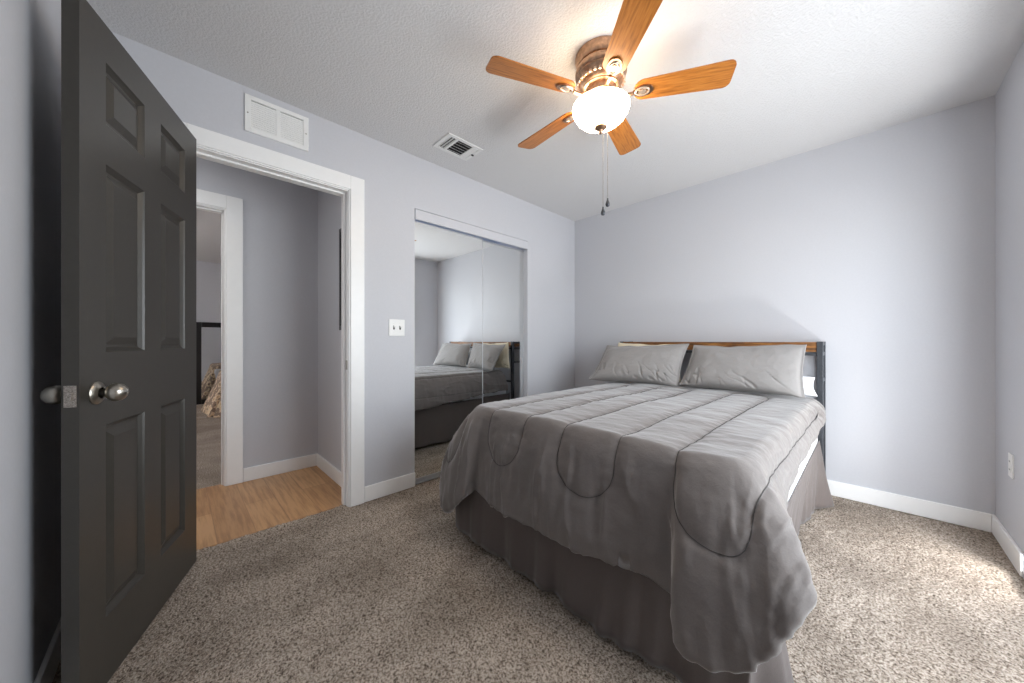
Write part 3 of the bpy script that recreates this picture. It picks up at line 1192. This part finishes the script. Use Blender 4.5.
# resample every 5 mm
dl = np.linalg.norm(np.diff(path, axis=0), axis=1)
cl = np.concatenate([[0], np.cumsum(dl)])
keep = np.concatenate([[True], dl > 1e-7])
path, cl = path[keep], cl[keep]
sl = np.arange(0, cl[-1], .006)
seam = np.stack([np.interp(sl, cl, path[:, 0]), np.interp(sl, cl, path[:, 1])], 1)
UV = np.stack([U.ravel(), Vv.ravel()], 1)
dist = np.full(len(UV), 9.)
for c in range(0, len(seam), 40):
    blk = seam[c:c + 40]
    lo, hi = blk.min(0) - .16, blk.max(0) + .16
    msk = np.where((UV[:, 0] > lo[0]) & (UV[:, 0] < hi[0]) & (UV[:, 1] > lo[1]) & (UV[:, 1] < hi[1]))[0]
    if len(msk):
        d_ = np.sqrt(((UV[msk][:, None, :] - blk[None]) ** 2).sum(2)).min(1)
        dist[msk] = np.minimum(dist[msk], d_)
dist = dist.reshape(NS, NT)
dist = np.minimum(dist, .16)


def normals(G):
    a = np.gradient(G, axis=0)
    b_ = np.gradient(G, axis=1)
    n_ = np.cross(b_, a)
    l = np.linalg.norm(n_, axis=2, keepdims=True)
    n_ = n_ / np.maximum(l, 1e-9)
    if n_[NS // 2, NTOP // 2, 2] < 0:
        n_ = -n_
    return n_


Nn = normals(G)
puff = .012 * (1 - np.exp(-dist / .022)) - .004
hemk = np.clip((1 - Td) * 8, .25, 1)
disp = puff * hemk
# drop folds (vertical) and pull wrinkles
sgrid = sn[:, None] * np.ones((1, NT))
fold = fbm(sgrid * 7.5, Td * .7 + 5, 3, .55)
side = 1 - .75 * sstep(1.25, 1.5, Ry)[:, None] * (Rx > BXC)[:, None]
disp += .014 * side * fold * sstep(.12, .8, Td) * np.where(Td < 1, 1, 1)
fine = fbm(U * 9 + 2 * Vv, Vv * 26 - U * 3, 3, .6)
disp += .0026 * fine * np.exp(-dist / .06)
disp += .0022 * fbm(U * 6 + 40, Vv * 11 + 9, 3, .55)
creas = 1 - np.abs(fbm(U * 11 + .6 * Vv + 60, Vv * 2.2 + 5, 3, .5))
disp += .009 * side * (creas ** 6) * sstep(.12, .45, Td)
disp += .0022 * fbm(U * 34 + 7, Vv * 10, 2, .5) * sstep(.05, .3, Td)
last = np.arange(NT) > rim_j + NDROP
disp[:, last] = disp[:, rim_j + NDROP][:, None]
G = G + Nn * disp[:, :, None]
Vf = G.reshape(-1, 3)
comf = pydata('comforter', Vf - np.array([0, 0, 0]), grid_faces(NS, NT), M['fabric'])
tag(comf, 'grey quilted comforter with dark curved seams draped over the bed', 'comforter')
# stitching thread follows the surface
Nf = normals(G).reshape(-1, 3)
pts3 = []
ok = []
for (su, sv) in seam:
    msk = np.where((np.abs(UV[:, 0] - su) < .03) & (np.abs(UV[:, 1] - sv) < .03))[0]
    msk = msk[(msk % NT) <= rim_j + NDROP - 1]
    if len(msk) < 3:
        ok.append(False)
        pts3.append((0, 0, 0))
        continue
    d2 = ((UV[msk] - (su, sv)) ** 2).sum(1)
    o_4 = np.argsort(d2)[:4]
    if d2[o_4[0]] > .012 ** 2:
        ok.append(False)
        pts3.append((0, 0, 0))
        continue
    w_ = 1 / (d2[o_4] + 1e-6)
    w_ /= w_.sum()
    ii = msk[o_4]
    pts3.append(tuple((Vf[ii] * w_[:, None]).sum(0) + (Nf[ii] * w_[:, None]).sum(0) * .0008))
    ok.append(True)
pts3 = np.array(pts3)
runs = []
cur = []
for i in range(len(pts3)):
    if ok[i] and (not cur or np.linalg.norm(pts3[i] - pts3[cur[-1]]) < .05):
        cur.append(i)
    else:
        if len(cur) > 12:
            runs.append(cur)
        cur = [i] if ok[i] else []
if len(cur) > 12:
    runs.append(cur)
b = MB()
for rn in runs:
    q = pts3[rn]
    for _ in range(3):
        q[1:-1] = .25 * q[:-2] + .5 * q[1:-1] + .25 * q[2:]
    b.tube(q, .0015, 6)
th = b.build('stitched_seam', M['thread'], comf, True, 180)
th['label'] = 'dark curved quilting seam'


# ------------------------------------------------------------------ pillows
def pillow(name, label, cat, group, corners, thick, mat, seed, flange=0.0, wr=1.0, base=None):
    """corners: BL, BR, TR, TL of the pillow's middle surface, seen from the foot of the bed."""
    BL, BR, TR, TL = [np.array(c, float) for c in corners]
    nu, nv = 120, 80
    nrm = np.cross(BR - BL, TL - BL)
    nrm = nrm / np.linalg.norm(nrm)
    uu = np.linspace(-1, 1, nu)
    vv = np.linspace(-1, 1, nv)
    A, B_ = np.meshgrid(uu, vv, indexing='ij')
    # concave sides, pointed corners
    A2 = A * (1 - .045 * (1 - B_ ** 2) * np.abs(A))
    B2 = B_ * (1 - .07 * (1 - A ** 2) * np.abs(B_))
    s, t = (A2 + 1) / 2, (B2 + 1) / 2
    mid = ((1 - s) * (1 - t))[..., None] * BL + (s * (1 - t))[..., None] * BR + (s * t)[..., None] * TR + ((1 - s) * t)[..., None] * TL
    Af, Bf = np.clip(np.abs(A) * (1 + flange), 0, 1), np.clip(np.abs(B_) * (1 + flange * 1.6), 0, 1)
    Bf = np.where(B_ < 0, np.abs(B_), Bf)
    prof = ((1 - Af ** 2.6) ** .55) * np.where(B_ < 0, (1 - Bf ** 4.5) ** .42, (1 - Bf ** 2.2) ** .6)
    w1 = fbm(A * 5 + seed, B_ * 3 + seed, 3, .55) * .0028 * wr
    # gathered creases rising from the bottom edge
    ar = np.abs(fbm(A * 5.5 + B_ * (1.6 + A) + seed * 2, B_ * 1.1 + seed, 3, .55))
    cr = -.016 * np.exp(-(ar / .10) ** 2) * wr * sstep(.05, -.75, B_) * sstep(-1.0, -.93, B_) * (.35 + .65 * sstep(-.2, .5, vnoise(A * 2.4 + seed * 3, B_ * .6)))
    edge = np.clip(prof * 2.2, 0, 1)
    front = mid + nrm * (thick / 2 * prof + (w1 + cr) * edge + .0025)[..., None]
    back = mid - nrm * (thick / 2 * prof + w1 * edge + .0025)[..., None]
    sag = .008 * fbm(A * 2 + seed + 3, B_ * 2, 2)
    front[..., 2] += sag
    back[..., 2] += sag
    V = np.concatenate([front.reshape(-1, 3), back.reshape(-1, 3)])
    off_ = nu * nv
    F = grid_faces(nu, nv)
    F2 = [tuple(reversed(f)) for f in grid_faces(nu, nv, off_)]
    rimf = []
    bl = [i * nv for i in range(nu)] + [(nu - 1) * nv + j for j in range(1, nv)] + [i * nv + nv - 1 for i in range(nu - 2, -1, -1)] + [j for j in range(nv - 2, 0, -1)]
    for i in range(len(bl)):
        a, b_ = bl[i], bl[(i + 1) % len(bl)]
        rimf.append((a, a + off_, b_ + off_, b_))
    base = base or tuple((BL + BR) / 2)
    o = pydata(name, V - np.array(base), F + F2 + rimf, mat)
    o.location = base
    return tag(o, label, cat, group)


pillow('sham_pillow', 'grey sham pillow leaning on the headboard, nearer the mirrored closet', 'pillow', 'grey shams on the bed',
       [(-1.735, 2.640, 0.728), (-1.015, 2.780, 0.728), (-.985, 2.915, 1.050), (-1.700, 2.895, 1.030)], .14, M['sham'], 3.3, .05)
pillow('sham_pillow', 'grey sham pillow leaning on the headboard, on the bright window side', 'pillow', 'grey shams on the bed',
       [(-1.010, 2.765, 0.728), (-.262, 2.725, 0.724), (-.272, 2.895, 1.046), (-.950, 2.910, 1.044)], .14, M['sham'], 9.1, .05)
pillow('sleeping_pillow', 'cream sleeping pillow tucked behind the sham near the mirrored closet', 'pillow', 'sleeping pillows behind the shams',
       [(-1.720, 2.945, .730), (-1.060, 2.955, .730), (-1.080, 3.005, 1.052), (-1.640, 3.000, 1.056)], .085, M['cream'], 5.5, 0, .7)
pillow('sleeping_pillow', 'white sleeping pillow peeking out behind the sham by the bright post', 'pillow', 'sleeping pillows behind the shams',
       [(-.900, 2.945, .730), (-.222, 2.935, .712), (-.240, 3.000, .830), (-.900, 3.000, .960)], .085, M['sheet'], 1.5, 0, .7)
